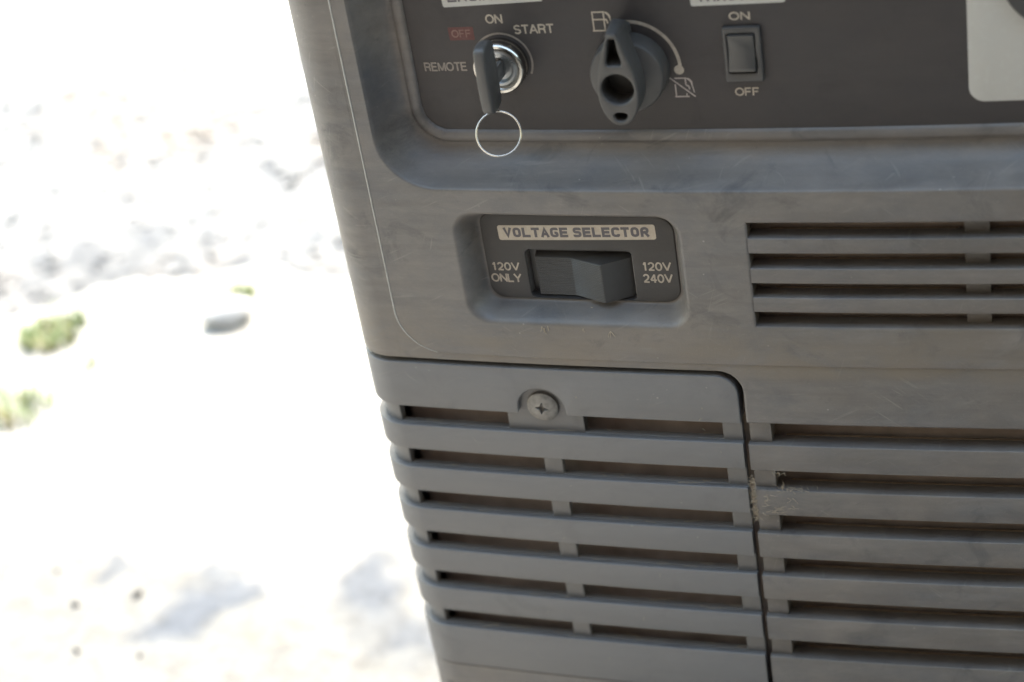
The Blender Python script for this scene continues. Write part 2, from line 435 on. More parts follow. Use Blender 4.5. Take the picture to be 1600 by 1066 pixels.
# rims of the openings: walls going in 9 mm
ed = np.concatenate([quads[:, [0, 1]], quads[:, [1, 2]], quads[:, [2, 3]], quads[:, [3, 0]]])
key = np.sort(ed, 1); kk = key[:, 0].astype(np.int64) * (si * zi) + key[:, 1]
u, inv, cnt = np.unique(kk, return_inverse=True, return_counts=True)
be = ed[cnt[inv] == 1]
fs, fz = SS.ravel(), ZZ.ravel()
outer = ((fs[be] < S[0] + .01).all(1)) | ((fs[be] > S[-1] - .01).all(1)) | ((fz[be] < Z[0] + .01).all(1)) | ((fz[be] > Z[-1] - .01).all(1))
be = be[~outer]
rim = np.unique(be); fd = dd.ravel().copy(); fd[rim] -= .35
m = {v: i + si * zi for i, v in enumerate(rim)}
V = np.concatenate([np.stack([fs, fz, fd], 1), np.stack([fs[rim], fz[rim], fd[rim] - 9], 1)])
walls = np.array([[b, a, m[a], m[b]] for a, b in be])
F = np.concatenate([quads, walls])
used = np.unique(F); remap = np.full(len(V), -1); remap[used] = np.arange(len(used)); V = V[used]; F = remap[F]
W = bendv(V[:, 0], V[:, 1], V[:, 2])
me = bpy.data.meshes.new('front_cover')
me.vertices.add(len(W)); me.vertices.foreach_set('co', W.ravel())
me.loops.add(F.size); me.loops.foreach_set('vertex_index', F.ravel().astype(np.int32))
me.polygons.add(len(F)); me.polygons.foreach_set('loop_start', np.arange(0, F.size, 4, dtype=np.int32)); me.polygons.foreach_set('loop_total', np.full(len(F), 4, np.int32))
me.update(calc_edges=True); me.validate()
cover = link('front_cover', me, MAT['cover'], gen, 42)

# pale parting bead round the raised face
bm = bmesh.new()
tp = [(-101.9, z) for z in np.linspace(225, .4, 120)] + [(-79.9 + 22 * math.cos(math.radians(a)), .2 + 22 * math.sin(math.radians(a))) for a in np.linspace(181, 258, 26)]
n_ = len(tp)
tube_bm(bm, [(x, .12, z) for x, z in tp], lambda t: .42 * min(1, .25 + (1 - t) * 4.5), 8)
MAT['pale_bead'] = plain('pale_bead_plastic', (.30, .29, .27), .45, 0, .35, 200)
bm_done('parting_bead', bm, MAT['pale_bead'], cover, cuts=False, smooth=60)

# ---- rest of the body so that it is a closed machine standing on the ground
path = [s for s in S if s <= 300]
P2 = bendv(path, np.zeros(len(path)), np.full(len(path), -.8))[:, :2]
back_y = float(P2[0][1])
bm = bmesh.new()
for zz in (240, -400):
    vs_ = [bm.verts.new((p[0], p[1], (zz + GROUND) / 1000)) for p in P2[::3]] + [bm.verts.new((.30, back_y, (zz + GROUND) / 1000))]
    bm.faces.new(vs_)
for (a, b) in (((P2[-1][0], P2[-1][1]), (.30, back_y)), ((.30, back_y), (P2[0][0], back_y))):
    bm.faces.new([bm.verts.new((*a, .02)), bm.verts.new((*b, .02)), bm.verts.new((*b, .66)), bm.verts.new((*a, .66))])
me = bpy.data.meshes.new('body_shell'); bm.to_mesh(me); bm.free()
link('body_shell', me, MAT['cover'], gen, 0)
for fx, fy in ((-.08, .06), (.25, .06), (-.08, .40), (.25, .40)):
    bm = bmesh.new(); bmesh.ops.create_cone(bm, cap_ends=True, segments=24, radius1=.022, radius2=.026, depth=.0215, matrix=Matrix.Translation((fx, fy, .0107)))
    me = bpy.data.meshes.new('rubber_foot'); bm.to_mesh(me); bm.free(); link('rubber_foot', me, MAT['black'], gen)

# inner wall seen dimly through the slots
slab('inner_panel', rrect(-190, 264, -222, -28, 2), MAT['inner'], gen, dtop=-15, dbot=-17, bev=0)
slab('inner_panel', rrect(60, 264, -8, 56, 2), MAT['inner'], gen, dtop=-12, dbot=-14, bev=0)

# ---- slats
def bar_prof(zt, zb, d0, db, rt=1.3, rb=.8, slope=.6):
    P = [(zt - slope, db), (zt - .05, d0 - rt)]
    for k in range(1, 5):
        a = k / 4 * math.pi / 2; P.append((zt - rt * (1 - math.cos(a)), d0 - rt + rt * math.sin(a)))
    P.append((zb + rb, d0))
    for k in range(1, 4):
        a = k / 3 * math.pi / 2; P.append((zb + rb * (1 - math.sin(a)), d0 - rb * (1 - math.cos(a))))
    P.append((zb + .4, db))
    return P
UP = [(49.3, 41.9), (34.7, 27.3), (20.1, 13.0), (5.8, -1.75)]
for (t0, b0), (t1, b1) in zip(UP[:-1], UP[1:]):
    sweep('slat', bar_prof(b0, t1, -.02, -9, .5, .3, .3), VENT['l'] - .02, VENT['r'], MAT['cover'], cover)
for (t0, b0) in UP:
    sweep('inner_rib', [(b0 - .6, -9.2), (b0 - .05, -9.2), (b0 - .05, -9.9), (b0 - .6, -9.9)], 74, 151, MAT['dirtline'], cover)
    sweep('inner_rib', [(b0 - .6, -9.2), (b0 - .05, -9.2), (b0 - .05, -9.9), (b0 - .6, -9.9)], 166, 258, MAT['dirtline'], cover)
    slab('slot_divider', rrect(153.8, 163.8, b0 - .8, t0 + .8, .1), MAT['cover'], cover, dtop=-5.5, dbot=-9, bev=.05, cuts=False)
TOP0, PITCH, BAR, GAP = -64.3, 25.1, 14.2, 10.9
NB = 6
for i in range(NB):
    zt = TOP0 - PITCH * i
    sweep('slat', bar_prof(zt, zt - BAR if i < NB - 1 else -216.5, -.05, -10, .5, .4, 1.1), 57.0, RG['r'], MAT['cover'], cover)
    sweep('inner_rib', [(zt - 1.8, -10.2), (zt - .8, -10.2), (zt - .8, -10.9), (zt - 1.8, -10.9)], 72.5 + i * .3, 258, MAT['dirtline'], cover)
    slab('slot_land', rrect(57.6, 67.2, zt - .3, zt + PITCH - BAR + .3, (.1, .1, .1, .1)), MAT['cover'], cover, dtop=-3.0, dbot=-12, bev=.05, cuts=False)

# ---- corner grille
GD = -.6
def arch_bar():
    # top bar with rounded upper right corner and the arched notch over the screw
    c = (-38.5, -50.8); r = 11.6
    P = [(-198, -28.5), (-198, -53.4)]
    P += [(c[0] - r - .9, -53.4), (c[0] - r - .25, -53.0)]
    P += [(c[0] + r * math.cos(math.radians(a)), c[1] + r * math.sin(math.radians(a))) for a in range(187, -8, -9)]
    P += [(c[0] + r + .25, -53.0), (c[0] + r + .9, -53.4)]
    P += [(54.3, -53.4)]
    P += [(44.6 + 9.7 * math.cos(math.radians(a)), -38.2 + 9.7 * math.sin(math.radians(a))) for a in range(0, 91, 9)]
    return P
gback_outer = rrect(-198, 54.1, -215.5, -28.8, (.5, .5, 9.6, .5))
holes = []
for i in range(NB):
    zt = TOP0 - PITCH * i; z0, z1 = zt - .2, zt + GAP + .3
    if i == 0: L = [(-112.8, -57.3), (-20.0, 45.0)]
    else: L = [(-112.8, -43.0), (-33.9, 45.0)]
    for a, b in L: holes.append(rrect(a, b, z0, z1, .4, 2)[::-1])
gb = slab_bm(gback_outer, holes, GD - 3.5, GD - 6.8, .3)
grille = bm_done('corner_grille', gb, MAT['grille'], gen)
slab('louvre', arch_bar(), MAT['grille'], grille, dtop=GD, dbot=GD - 9.5, bev=.45)
for i in range(NB):
    zt = TOP0 - PITCH * i
    sweep('louvre', bar_prof(zt, zt - BAR if i < NB - 1 else -215.2, GD, GD - 4.2, .5, .35, .8), -198, 54.3 + .15 * math.sin(i * 2.2), MAT['grille'], grille)
# ledge under the screw
slab('screw_ledge', rrect(-57.3, -20.0, -64.6, -53.0, .5), MAT['grille'], grille, dtop=GD - 3.4, dbot=GD - 8, bev=.4, cuts=False)

# screw: domed washer head with a cross recess
sc_c = (-38.6, -50.6)
bm = bmesh.new(); nn = 96; rr = [7.7, 7.7, 7.4, 6.6, 5.4, 4.2, 3.4, 2.8, 2.2, 1.7, 1.2, .8, .4]
def screw_d(x, z, r):
    dome = -3.1 + 1.7 * (1 - (r / 7.75) ** 2.6) if r < 7.6 else -3.9
    ar = math.radians(8); xa, za = x * math.cos(ar) - z * math.sin(ar), x * math.sin(ar) + z * math.cos(ar)
    wx = 1.35 - .40 * abs(xa); wz = 1.35 - .40 * abs(za)
    a = max(0, min(1, (wx - abs(za)) / .22)) * (abs(xa) < 3.3); b = max(0, min(1, (wz - abs(xa)) / .22)) * (abs(za) < 3.3)
    return dome - 2.3 * max(a, b) * (1 - .55 * min(1, r / 3.4))
N_ = 60; g = np.linspace(-7.7, 7.7, N_)
vv = {}
for i, x in enumerate(g):
    for j, z in enumerate(g):
        # square-to-disc mapping keeps the rim round
        x1, z1 = x / 7.7, z / 7.7
        X = 7.7 * x1 * math.sqrt(1 - z1 * z1 / 2); Zc = 7.7 * z1 * math.sqrt(1 - x1 * x1 / 2); r = math.hypot(X, Zc)
        vv[i, j] = bm.verts.new((sc_c[0] + X, -(GD + 1.0 + screw_d(X, Zc, r)), sc_c[1] + Zc))
for i in range(N_ - 1):
    for j in range(N_ - 1): bm.faces.new((vv[i, j], vv[i + 1, j], vv[i + 1, j + 1], vv[i, j + 1]))
bd = [e for e in bm.edges if e.is_boundary]
ex = bmesh.ops.extrude_edge_only(bm, edges=bd)
for v in ex['geom']:
    if isinstance(v, bmesh.types.BMVert): v.co.y += 2.5
bm_done('screw', bm, MAT['steel'], gen, cuts=False, smooth=30)

# ------------------------------------------------------------------ lettering
def ribbon(bm, pts, th, d, closed=False):
    n = len(pts); L, Rr = [], []
    for i in range(n):
        p = Vector(pts[i])
        if closed: a, c = p - Vector(pts[i - 1]), Vector(pts[(i + 1) % n]) - p
        else:
            a = p - Vector(pts[i - 1]) if i else Vector(pts[1]) - p
            c = Vector(pts[i + 1]) - p if i < n - 1 else a
        a = a.normalized(); c = c.normalized(); na, nc = Vector((-a.y, a.x)), Vector((-c.y, c.x)); m = (na + nc)
        m = m.normalized() if m.length > 1e-6 else na
        k = min(1.8, 1 / max(.3, m.dot(na))) * (th(i / (n - 1)) if callable(th) else th) / 2
        L.append(bm.verts.new((p.x + m.x * k, -d, p.y + m.y * k))); Rr.append(bm.verts.new((p.x - m.x * k, -d, p.y - m.y * k)))
    for i in range(n if closed else n - 1):
        j = (i + 1) % n; bm.faces.new((Rr[i], Rr[j], L[j], L[i]))

def rounded(pts, r, closed=False, n=4):
    out = []; N = len(pts)
    for i, p in enumerate(pts):
        p = Vector(p)
        if not closed and i in (0, N - 1): out.append(tuple(p)); continue
        a, c = Vector(pts[i - 1]) - p, Vector(pts[(i + 1) % N]) - p
        rr = min(r, a.length * .49, c.length * .49); a.normalize(); c.normalize()
        for k in range(n + 1):
            t = k / n; q = (1 - t) ** 2 * (p + a * rr) + 2 * t * (1 - t) * p + t * t * (p + c * rr); out.append(tuple(q))
    return out
# squared wide capitals as centre lines in a unit box (x 0..1, y 0..1); (points, rounded?, closed?)
GL = {
 'V': [([(0, 1), (.5, 0), (1, 1)], 0, 0)], 'O': [([(0, 0), (1, 0), (1, 1), (0, 1)], 1, 1)],
 'L': [([(0, 1), (0, 0), (1, 0)], 0, 0)], 'T': [([(0, 1), (1, 1)], 0, 0), ([(.5, 1), (.5, 0)], 0, 0)],
 'A': [([(0, 0), (.5, 1), (1, 0)], 0, 0), ([(.2, .28), (.8, .28)], 0, 0)],
 'G': [([(1, .8), (1, 1), (0, 1), (0, 0), (1, 0), (1, .45), (.55, .45)], 1, 0)],
 'E': [([(1, 1), (0, 1), (0, 0), (1, 0)], 0, 0), ([(0, .5), (.9, .5)], 0, 0)],
 'S': [([(1, .8), (1, 1), (0, 1), (0, .52), (1, .52), (1, 0), (0, 0), (0, .2)], 1, 0)],
 'C': [([(1, .75), (1, 1), (0, 1), (0, 0), (1, 0), (1, .25)], 1, 0)],
 'R': [([(0, 0), (0, 1), (1, 1), (1, .45), (0, .45)], 1, 0), ([(.55, .45), (1, 0)], 0, 0)],
 'N': [([(0, 0), (0, 1), (1, 0), (1, 1)], 0, 0)], 'I': [([(.5, 0), (.5, 1)], 0, 0)],
 'H': [([(0, 0), (0, 1)], 0, 0), ([(1, 0), (1, 1)], 0, 0), ([(0, .5), (1, .5)], 0, 0)],
 'W': [([(0, 1), (.25, 0), (.5, 1), (.75, 0), (1, 1)], 0, 0)], '.': [([(.4, 0), (.6, 0)], 0, 0)],
}
def wide_text(name, body, s0, s1, z0, z1, d, mat, parent, rot=0, th=.21):
    h = z1 - z0; T = th * h
    wd = {'I': .28, '.': .3, ' ': .34, 'W': 1.35}
    ws = [wd.get(c, 1.0) for c in body]; gap = .15
    u = (s1 - s0) / (sum(ws) + gap * (len(body) - 1)); x = s0; bm = bmesh.new(); cx, cz = (s0 + s1) / 2, (z0 + z1) / 2
    for k, (c, w) in enumerate(zip(body, ws)):
        for pts, rd, cl in GL.get(c, []):
            P = [(x + T / 2 + px * (w * u - T), z0 + T / 2 + py * (h - T)) for px, py in pts]
            if not cl and not rd or c in 'RT':      # run straight stroke ends to the box edge
                pass
            if rd: P = rounded(P, .3 * h, cl)
            if c in 'NHTILVAWE' or (c == 'R'):
                Q = [Vector(p) for p in P]
                if not cl:
                    a = (Q[0] - Q[1]).normalized() * T / 2; b = (Q[-1] - Q[-2]).normalized() * T / 2
                    if c != 'R' or not rd: Q[-1] = Q[-1] + b
                    Q[0] = Q[0] + a
                P = [tuple(p) for p in Q]
            P = rot2(P, rot, (cx, cz)); ribbon(bm, P, T, d + .004 * k % .01, cl)
        x += w * u + gap * u
    return bm_done(name, bm, mat, parent, cuts=False, smooth=0)

# plain grotesque capitals and figures: centre lines in a unit box, with the letter's width
def el(cx, cy, rx, ry, a0, a1, n=14): return [(cx + rx * math.cos(math.radians(a)), cy + ry * math.sin(math.radians(a))) for a in np.linspace(a0, a1, n)]
GP = {
 'O': (.86, [(el(.5, .5, .5, .5, 0, 360, 33)[:-1], 1)]), '0': (.62, [(el(.5, .5, .5, .5, 0, 360, 33)[:-1], 1)]),
 'N': (.76, [([(0, -.08), (0, 1.08)], 0), ([(0, 1), (1, 0)], 0), ([(1, -.08), (1, 1.08)], 0)]),
 'F': (.62, [([(0, -.08), (0, 1), (1, 1)], 0), ([(0, .5), (.88, .5)], 0)]),
 'E': (.66, [([(1, 1), (0, 1), (0, 0), (1.03, 0)], 0), ([(0, .52), (.92, .52)], 0)]),
 'T': (.66, [([(-.12, 1), (1.12, 1)], 0), ([(.5, 1), (.5, -.08)], 0)]),
 'A': (.78, [([(-.05, -.08), (.5, 1.06)], 0), ([(.5, 1.06), (1.05, -.08)], 0), ([(.2, .32), (.8, .32)], 0)]),
 'R': (.72, [([(0, -.08), (0, 1), (.55, 1)] + el(.6, .74, .36, .26, 80, -80, 9) + [(.5, .48), (0, .48)], 0), ([(.6, .48), (.86, .35), (.92, -.08)], 0)]),
 'M': (.86, [([(0, -.08), (0, 1.05)], 0), ([(0, 1.02), (.5, 0)], 0), ([(.5, 0), (1, 1.02)], 0), ([(1, -.08), (1, 1.05)], 0)]),
 'S': (.70, [(el(.5, .75, .44, .25, 25, 180, 10) + [(.08, .66), (.25, .54), (.72, .46), (.95, .36)] + el(.5, .25, .46, .25, 10, -158, 10), 0)]),
 'L': (.58, [([(0, 1.08), (0, 0), (1.08, 0)], 0)]), 'V': (.76, [([(-.06, 1.08), (.5, -.02)], 0), ([(.5, -.02), (1.06, 1.08)], 0)]),
 'Y': (.76, [([(-.06, 1.08), (.5, .42)], 0), ([(.5, .42), (1.06, 1.08)], 0), ([(.5, .45), (.5, -.08)], 0)]),
 '1': (.42, [([(.15, .76), (.45, .82), (.62, 1.06)], 0), ([(.7, 1.08), (.7, -.08)], 0)]),
 '2': (.60, [(el(.5, .70, .46, .30, 170, -20, 12) + [(.82, .45), (.4, .2), (.06, .0)], 0), ([(0, 0), (1.05, 0)], 0)]),
 '4': (.62, [([(.74, -.08), (.74, 1.04)], 0), ([(.74, 1.02), (.0, .26)], 0), ([(0, .26), (1.1, .26)], 0)]),
}
def font_text(name, body, s0, z0, s1, z1, d, mat, parent, rot=0, th=.175):
    h = z1 - z0; T = th * h; gap = .24
    ws = [GP[c][0] for c in body]; u = (s1 - s0 - T) / (sum(ws) + gap * (len(body) - 1)); x = s0 + T / 2; bm = bmesh.new(); k = 0
    for c, w in zip(body, ws):
        for pts, cl in GP[c][1]:
            P = [(x + px * w * u, z0 + T / 2 + py * (h - T)) for px, py in pts]
            ribbon(bm, rot2(P, rot, ((s0 + s1) / 2, (z0 + z1) / 2)), T, d + .003 * (k % 3), bool(cl)); k += 1
        x += (w + gap) * u
    return bm_done(name, bm, mat, parent, cuts=False, smooth=0)

# ------------------------------------------------------------------ control plate
plate = slab('control_plate', rrect(-77.6, 281, 83.9, 209, (12.5, 12, 12, 12)), MAT['plate'], gen, dtop=DP, dbot=DP - .8, bev=.25)
dT = DP + .05
font_text('lettering', 'ON', -41.0, 133.3, -33.4, 137.5, dT, MAT['ink'], plate)
slab('red_mark', rot2(rrect(-58.6, -47.2, 126.0, 131.9, .4, 2), 1, (-53, 129)), MAT['red'], plate, dtop=dT, dbot=DP, bev=0, cuts=False)
MAT['redink'] = worn_ink('worn_ink_on_red', (.15, .085, .07), (.08, .028, .024))
font_text('lettering', 'OFF', -57.4, 127.2, -48.4, 130.8, dT + .05, MAT['redink'], plate, 1)
font_text('lettering', 'START', -29.2, 128.5, -11.4, 132.7, dT, MAT['ink'], plate, 1)
MAT['inkfaint'] = worn_ink('faded_ink', (.20, .17, .145), (.10, .085, .075))
font_text('lettering', 'REMOTE', -72.7, 111.7, -52.8, 115.9, dT, MAT['inkfaint'], plate, .6)
slab('title_label', rot2(rrect(-59.2, -14.6, 141.9, 150.0, .9, 4), 2.6, (-37, 146)), MAT['labelw'], plate, dtop=dT, dbot=DP, bev=0)
wide_text('lettering', 'ENGINE SW.', -56.6, -17.2, 144.0, 148.4, dT + .08, MAT['inkdark'], plate, 2.6)
slab('title_label', rot2(rrect(47.8, 86.2, 139.2, 147.4, .9, 4), .8, (67, 143)), MAT['labelw'], plate, dtop=dT, dbot=DP, bev=0)
wide_text('lettering', 'THROTTLE', 50.4, 83.4, 141.0, 145.4, dT + .08, MAT['inkdark'], plate, .8)
font_text('lettering', 'ON', 62.9, 132.4, 71.5, 136.0, dT, MAT['ink'], plate)
font_text('lettering', 'OFF', 62.5, 99.0, 72.7, 102.7, dT, MAT['ink'], plate)
# fuel symbols
def pump(name, s0, z0, w, h, mat, th, crossed):
    bm = bmesh.new()
    body = [(s0, z0), (s0, z0 + h), (s0 + w, z0 + h), (s0 + w, z0)]
    if crossed:
        ribbon(bm, [(s0 + .1, z0), (s0 + .1, z0 + h * .68)], th, dT)
        ribbon(bm, [(s0, z0 + h), (s0 + w, z0 + h), (s0 + w, z0 + h * .62)], th, dT)
        ribbon(bm, [(s0 + w, z0), (s0 + w, z0 + h * .18)], th, dT)
        ribbon(bm, [(s0 - .5, z0), (s0 + w + 1.0, z0)], th * 1.1, dT + .01)
        ribbon(bm, [(s0 - 2.0, z0 + h + .3), (s0 + w + 3.6, z0 - .1)], th, dT + .02)
    else:
        ribbon(bm, body, th, dT); ribbon(bm, [(s0 - .6, z0), (s0 + w + .6, z0)], th, dT + .01); ribbon(bm, [(s0, z0 + h * .6), (s0 + w, z0 + h * .6)], th, dT + .01)
    hose = [(s0 + w + .5, z0 + h), (s0 + w + 1.5, z0 + h * .93), (s0 + w + 2.4, z0 + h * .8), (s0 + w + 2.6, z0 + h * .62), (s0 + w + 3.0, z0 + h * .4), (s0 + w + 3.3, z0 + h * .22)]
    ribbon(bm, hose, lambda t: th * (.8 + .8 * math.sin(math.pi * min(1, t * 1.6)) * (t < .63)), dT + .015)
    ribbon(bm, [(s0 + w, z0 + h * .6), (s0 + w + .8, z0 + h * .6), (s0 + w + 1.3, z0 + h * .5), (s0 + w + 1.4, z0 + h * .38)], th, dT + .005)
    return bm_done(name, bm, mat, plate, cuts=False, smooth=0)
pump('fuel_symbol', 6.0, 129.3, 4.8, 8.2, MAT['ink'], .62, False)
MAT['inkpink'] = worn_ink('greyed_ink', (.31, .27, .25), (.15, .12, .11))
pump('fuel_symbol', 37.6, 99.1, 4.6, 8.3, MAT['inkpink'], .58, True)
kc = (20.0, 112.4)      # fuel knob axis
bm = bmesh.new()
AR = 20.6
arc = [(kc[0] + AR * math.cos(math.radians(a)), kc[1] + AR * math.sin(math.radians(a))) for a in np.linspace(97, 0, 40)]
ribbon(bm, arc, 1.45, dT)
vs_ = [bm.verts.new((kc[0] + AR - .6 + 2.1 * math.cos(k * math.pi / 14), -(dT + .02), 111.2 + 2.1 * math.sin(k * math.pi / 14))) for k in range(28)]; bm.faces.new(vs_)
bm_done('dial_arc', bm, MAT['ink'], plate, cuts=False, smooth=0)
# pale outlet label at the right with the black socket
slab('outlet_label', rrect(156.4, 270, 94.0, 196, 6.2), MAT['labelw'], plate, dtop=dT + .12, dbot=DP, bev=.08)
sock = lathe('outlet_socket', (193.5, 148.5), [(24.6, DP), (24.6, DP + 2.0), (24.0, DP + 2.6), (19.5, DP + 2.6), (19.0, DP + 1.6), (0, DP + 1.6)], MAT['socket'], gen)
for a in (90, 210, 330):
    x, z = 193.5 + 10 * math.cos(math.radians(a)), 148.5 + 10 * math.sin(math.radians(a))
    slab('contact_slot', rot2(rrect(x - 1.2, x + 1.2, z - 3.5, z + 3.5, .5, 3), a - 90, (x, z)), MAT['knobhole'], sock, dtop=DP + 1.66, dbot=DP + 1.2, bev=0, cuts=False)

# ---- key switch
kx = (-36.4, 115.4)
ks = lathe('key_switch', kx, [(11.6, DP), (11.6, DP + 5.4), (11.3, DP + 6.4), (10.7, DP + 7.0), (9.6, DP + 7.0), (9.2, DP + 6.2), (8.6, DP + 5.6)], MAT['chrome'], gen, 72)
lathe('lock_barrel', kx, [(8.7, DP + 5.0), (8.5, DP + 5.7), (7.6, DP + 6.4), (6.6, DP + 6.4), (5.9, DP + 5.4), (5.6, DP + 4.6), (0, DP + 4.6)], MAT['lock'], ks)
slab('keyhole', rrect(kx[0] - 1.3, kx[0] + 1.3, kx[1] - 4.5, kx[1] + 4.5, .6, 3), MAT['knobhole'], ks, dtop=DP + 4.66, dbot=DP + 4, bev=0, cuts=False)
bm = bmesh.new()
ribbon(bm, [(kx[0] + .3 + 13.0 * math.cos(math.radians(a)), kx[1] + .4 + 13.0 * math.sin(math.radians(a))) for a in np.linspace(-25, 150, 48)], .9, dT)
bm_done('dial_ring', bm, MAT['inkfaint'], plate, cuts=False, smooth=0)

# ---- fuel knob
D1 = DP + 10
fk = lathe('fuel_knob', kc, [(16.2, DP + .2), (16.0, DP + 3), (15.7, D1 - 1.2), (15.2, D1 - .4), (14.2, D1), (0, D1)], MAT['knob'], gen, 80)
def smooth_loop(P, it=2):
    for _ in range(it):
        Q = []
        for i in range(len(P)):
            a, b = P[i], P[(i + 1) % len(P)]
            Q += [(a[0] * .75 + b[0] * .25, a[1] * .75 + b[1] * .25), (a[0] * .25 + b[0] * .75, a[1] * .25 + b[1] * .75)]
        P = Q
    return P
HO = [(17.3, 136.2), (15.6, 132), (13.3, 126.2), (11.6, 119), (10.6, 112), (11.2, 106), (13.0, 101.0), (15.8, 97.6), (19.4, 96.6), (23.0, 97.6), (25.8, 101.4), (27.6, 106.5), (28.0, 112), (27.4, 118.5), (25.4, 125), (23.4, 131), (22.0, 136.2), (19.7, 137.6)]
HO = smooth_loop(HO[::1])
# orientation CCW in (s,z)
def ccw(P):
    a = sum(P[i - 1][0] * P[i][1] - P[i][0] * P[i - 1][1] for i in range(len(P)))
    return P if a > 0 else P[::-1]
HO = ccw(HO)
h1 = circ(19.4, 113.0, 6.7, 44, True)
h2 = ccw(smooth_loop([(17.9, 135.4), (20.9, 135.6), (21.0, 130.4), (22.8, 123.2), (19, 123.6), (15.4, 123.2), (16.9, 129.6)], 2))[::-1]
h3 = ccw(smooth_loop([(16.3, 102.6), (22.6, 102.6), (21.6, 98.9), (17.1, 98.9)], 2))[::-1]
bm = slab_bm(HO, [h1, h2, h3], 4.2, D1 - 1.5, .8)
# the tip of the handle sweeps back and outwards towards the plate
bm_done('knob_handle', bm, MAT['knob'], fk, cuts=False)
TIP = ccw([(17.2, 134.8), (16.6, 137.4), (16.3, 139.2), (16.8, 140.8), (18.4, 141.8), (20.4, 141.6), (21.8, 140.2), (22.2, 137.6), (22.2, 134.8)])
bm = bmesh.new(); tv = []
N_ = len(TIP)
lo = [bm.verts.new((x - .2, -(DP + .6), 112 + (z - 112) * .74)) for x, z in TIP]
mi = [bm.verts.new((x, -(D1 + 1), 112 + (z - 112) * .915)) for x, z in TIP]
hi = [bm.verts.new((19.6 + (x - 19.6) * .86, -3.9, 135.2 + (z - 134.8) * .30)) for x, z in TIP]
for A, B in ((lo, mi), (mi, hi)):
    for i in range(N_): bm.faces.new((A[i], A[(i + 1) % N_], B[(i + 1) % N_], B[i]))
bm.faces.new(hi)
bm_done('knob_tip', bm, MAT['knob'], fk, cuts=False, smooth=60)
slab('knob_recess', circ(19.4, 113.0, 7.0, 40), MAT['knobhole'], fk, dtop=D1 + 1.2, dbot=D1, bev=0, cuts=False)

# ---- throttle switch
ts = slab('throttle_switch', rrect(59.7, 75.4, 105.9, 130.1, 1.0, 4), MAT['black'], gen, [rrect(61.5, 72.9, 109.9, 127.2, .5, 3)[::-1]], dtop=DP + 1.9, dbot=DP - .5, bev=.5, cuts=False)
bm = bmesh.new()
pr = [(127.0, DP + .6), (126.8, DP + 3.1), (119.4, DP + 2.0), (113.2, DP + 4.4), (111.6, DP + 4.2), (110.2, DP + .4)]
Rr = [[bm.verts.new((s, -d, z)) for z, d in pr] for s in (61.8, 62.2, 72.2, 72.6)]
for j, k in ((0, .35), (3, .35)):
    for v in Rr[j]: v.co.y += k
for A, B in zip(Rr[:-1], Rr[1:]):
    for i in range(len(pr) - 1): bm.faces.new((A[i], A[i + 1], B[i + 1], B[i]))
bm.faces.new(Rr[0]); bm.faces.new(Rr[-1][::-1])
bm_done('rocker', bm, MAT['rocker'], ts, cuts=False, smooth=40)
slab('switch_well', rrect(61.3, 73.1, 109.7, 127.4, .2, 2), MAT['knobhole'], ts, dtop=DP + .4, dbot=DP + .1, bev=0, cuts=False)

# ------------------------------------------------------------------ voltage selector
vhole = rrect(-38.0, 11.3, 3.7, 28.5, 2.6, 6)
vp = slab('selector_plate', rrect(-57.2, 31.4, 3.0, 46.0, (7, 7, 8, 5)), MAT['vplate'], gen, [vhole[::-1]], dtop=DV, dbot=DV - 6, bev=.4)
dT = DV + .05
slab('title_label', rot2(rrect(-49.0, 23.3, 33.9, 41.3, 1.1, 4), 1.35, (-12.8, 37.6)), MAT['label'], vp, dtop=dT, dbot=DV, bev=0)
wide_text('lettering', 'VOLTAGE SELECTOR', -46.4, 20.4, 35.3, 40.2, dT + .08, MAT['inkdark'], vp, 1.35, .26)
font_text('lettering', '120V', -55.0, 17.3, -41.6, 21.6, dT, MAT['ink'], vp, .5)
font_text('lettering', 'ONLY', -56.0, 11.3, -41.5, 15.7, dT, MAT['ink'], vp, .5)
font_text('lettering', '120V', 15.2, 19.0, 28.4, 23.4, dT, MAT['ink'], vp, .3)
font_text('lettering', '240V', 15.0, 12.9, 28.5, 17.4, dT, MAT['ink'], vp, .3)
# rocker with fine horizontal ribs: left half flat, right half rising to a blunt edge
vsw = slab('selector_switch', rrect(-38.6, 11.9, 3.1, 29.1, 1, 3), MAT['black'], gen, dtop=DV - 5.2, dbot=DV - 6.2, bev=0, cuts=False)
zs = np.linspace(4.4, 23.9, 22 * 4 + 1)
def rib_d(i): return (.0, .30, .38, .20)[i % 4] if 0 < i < len(zs) - 1 else -.2
sx = [(-34.6, -5.0), (-34.4, -2.2), (-34.0, -1.85), (-17.6, -1.7), (-17.2, -1.6), (-16.8, -1.5), (-2.6, 4.2), (-1.9, 4.3), (-1.4, 3.9), (9.2, -2.4), (10.2, -3.6), (10.4, -5.0)]
bm = bmesh.new(); R_ = []
for k, (s, e_) in enumerate(sx):
    rb = 1 if 2 <= k <= 6 else 0
    R_.append([bm.verts.new((s, -(DV + e_ + rb * rib_d(i)), z)) for i, z in enumerate(zs)])
for A, B in zip(R_[:-1], R_[1:]):
    for i in range(len(zs) - 1): bm.faces.new((A[i], B[i], B[i + 1], A[i + 1]))
for e_i in (0, len(zs) - 1):      # top and bottom sides down to the well
    top = [r[e_i] for r in R_]; bot = [bm.verts.new((v.co.x, -(DV - 5.2), v.co.z + (1.2 if e_i else -1.0))) for v in top]
    for i in range(len(top) - 1): bm.faces.new((top[i], top[i + 1], bot[i + 1], bot[i]))
bm_done('rocker', bm, MAT['rocker'], vsw, cuts=False, smooth=25)

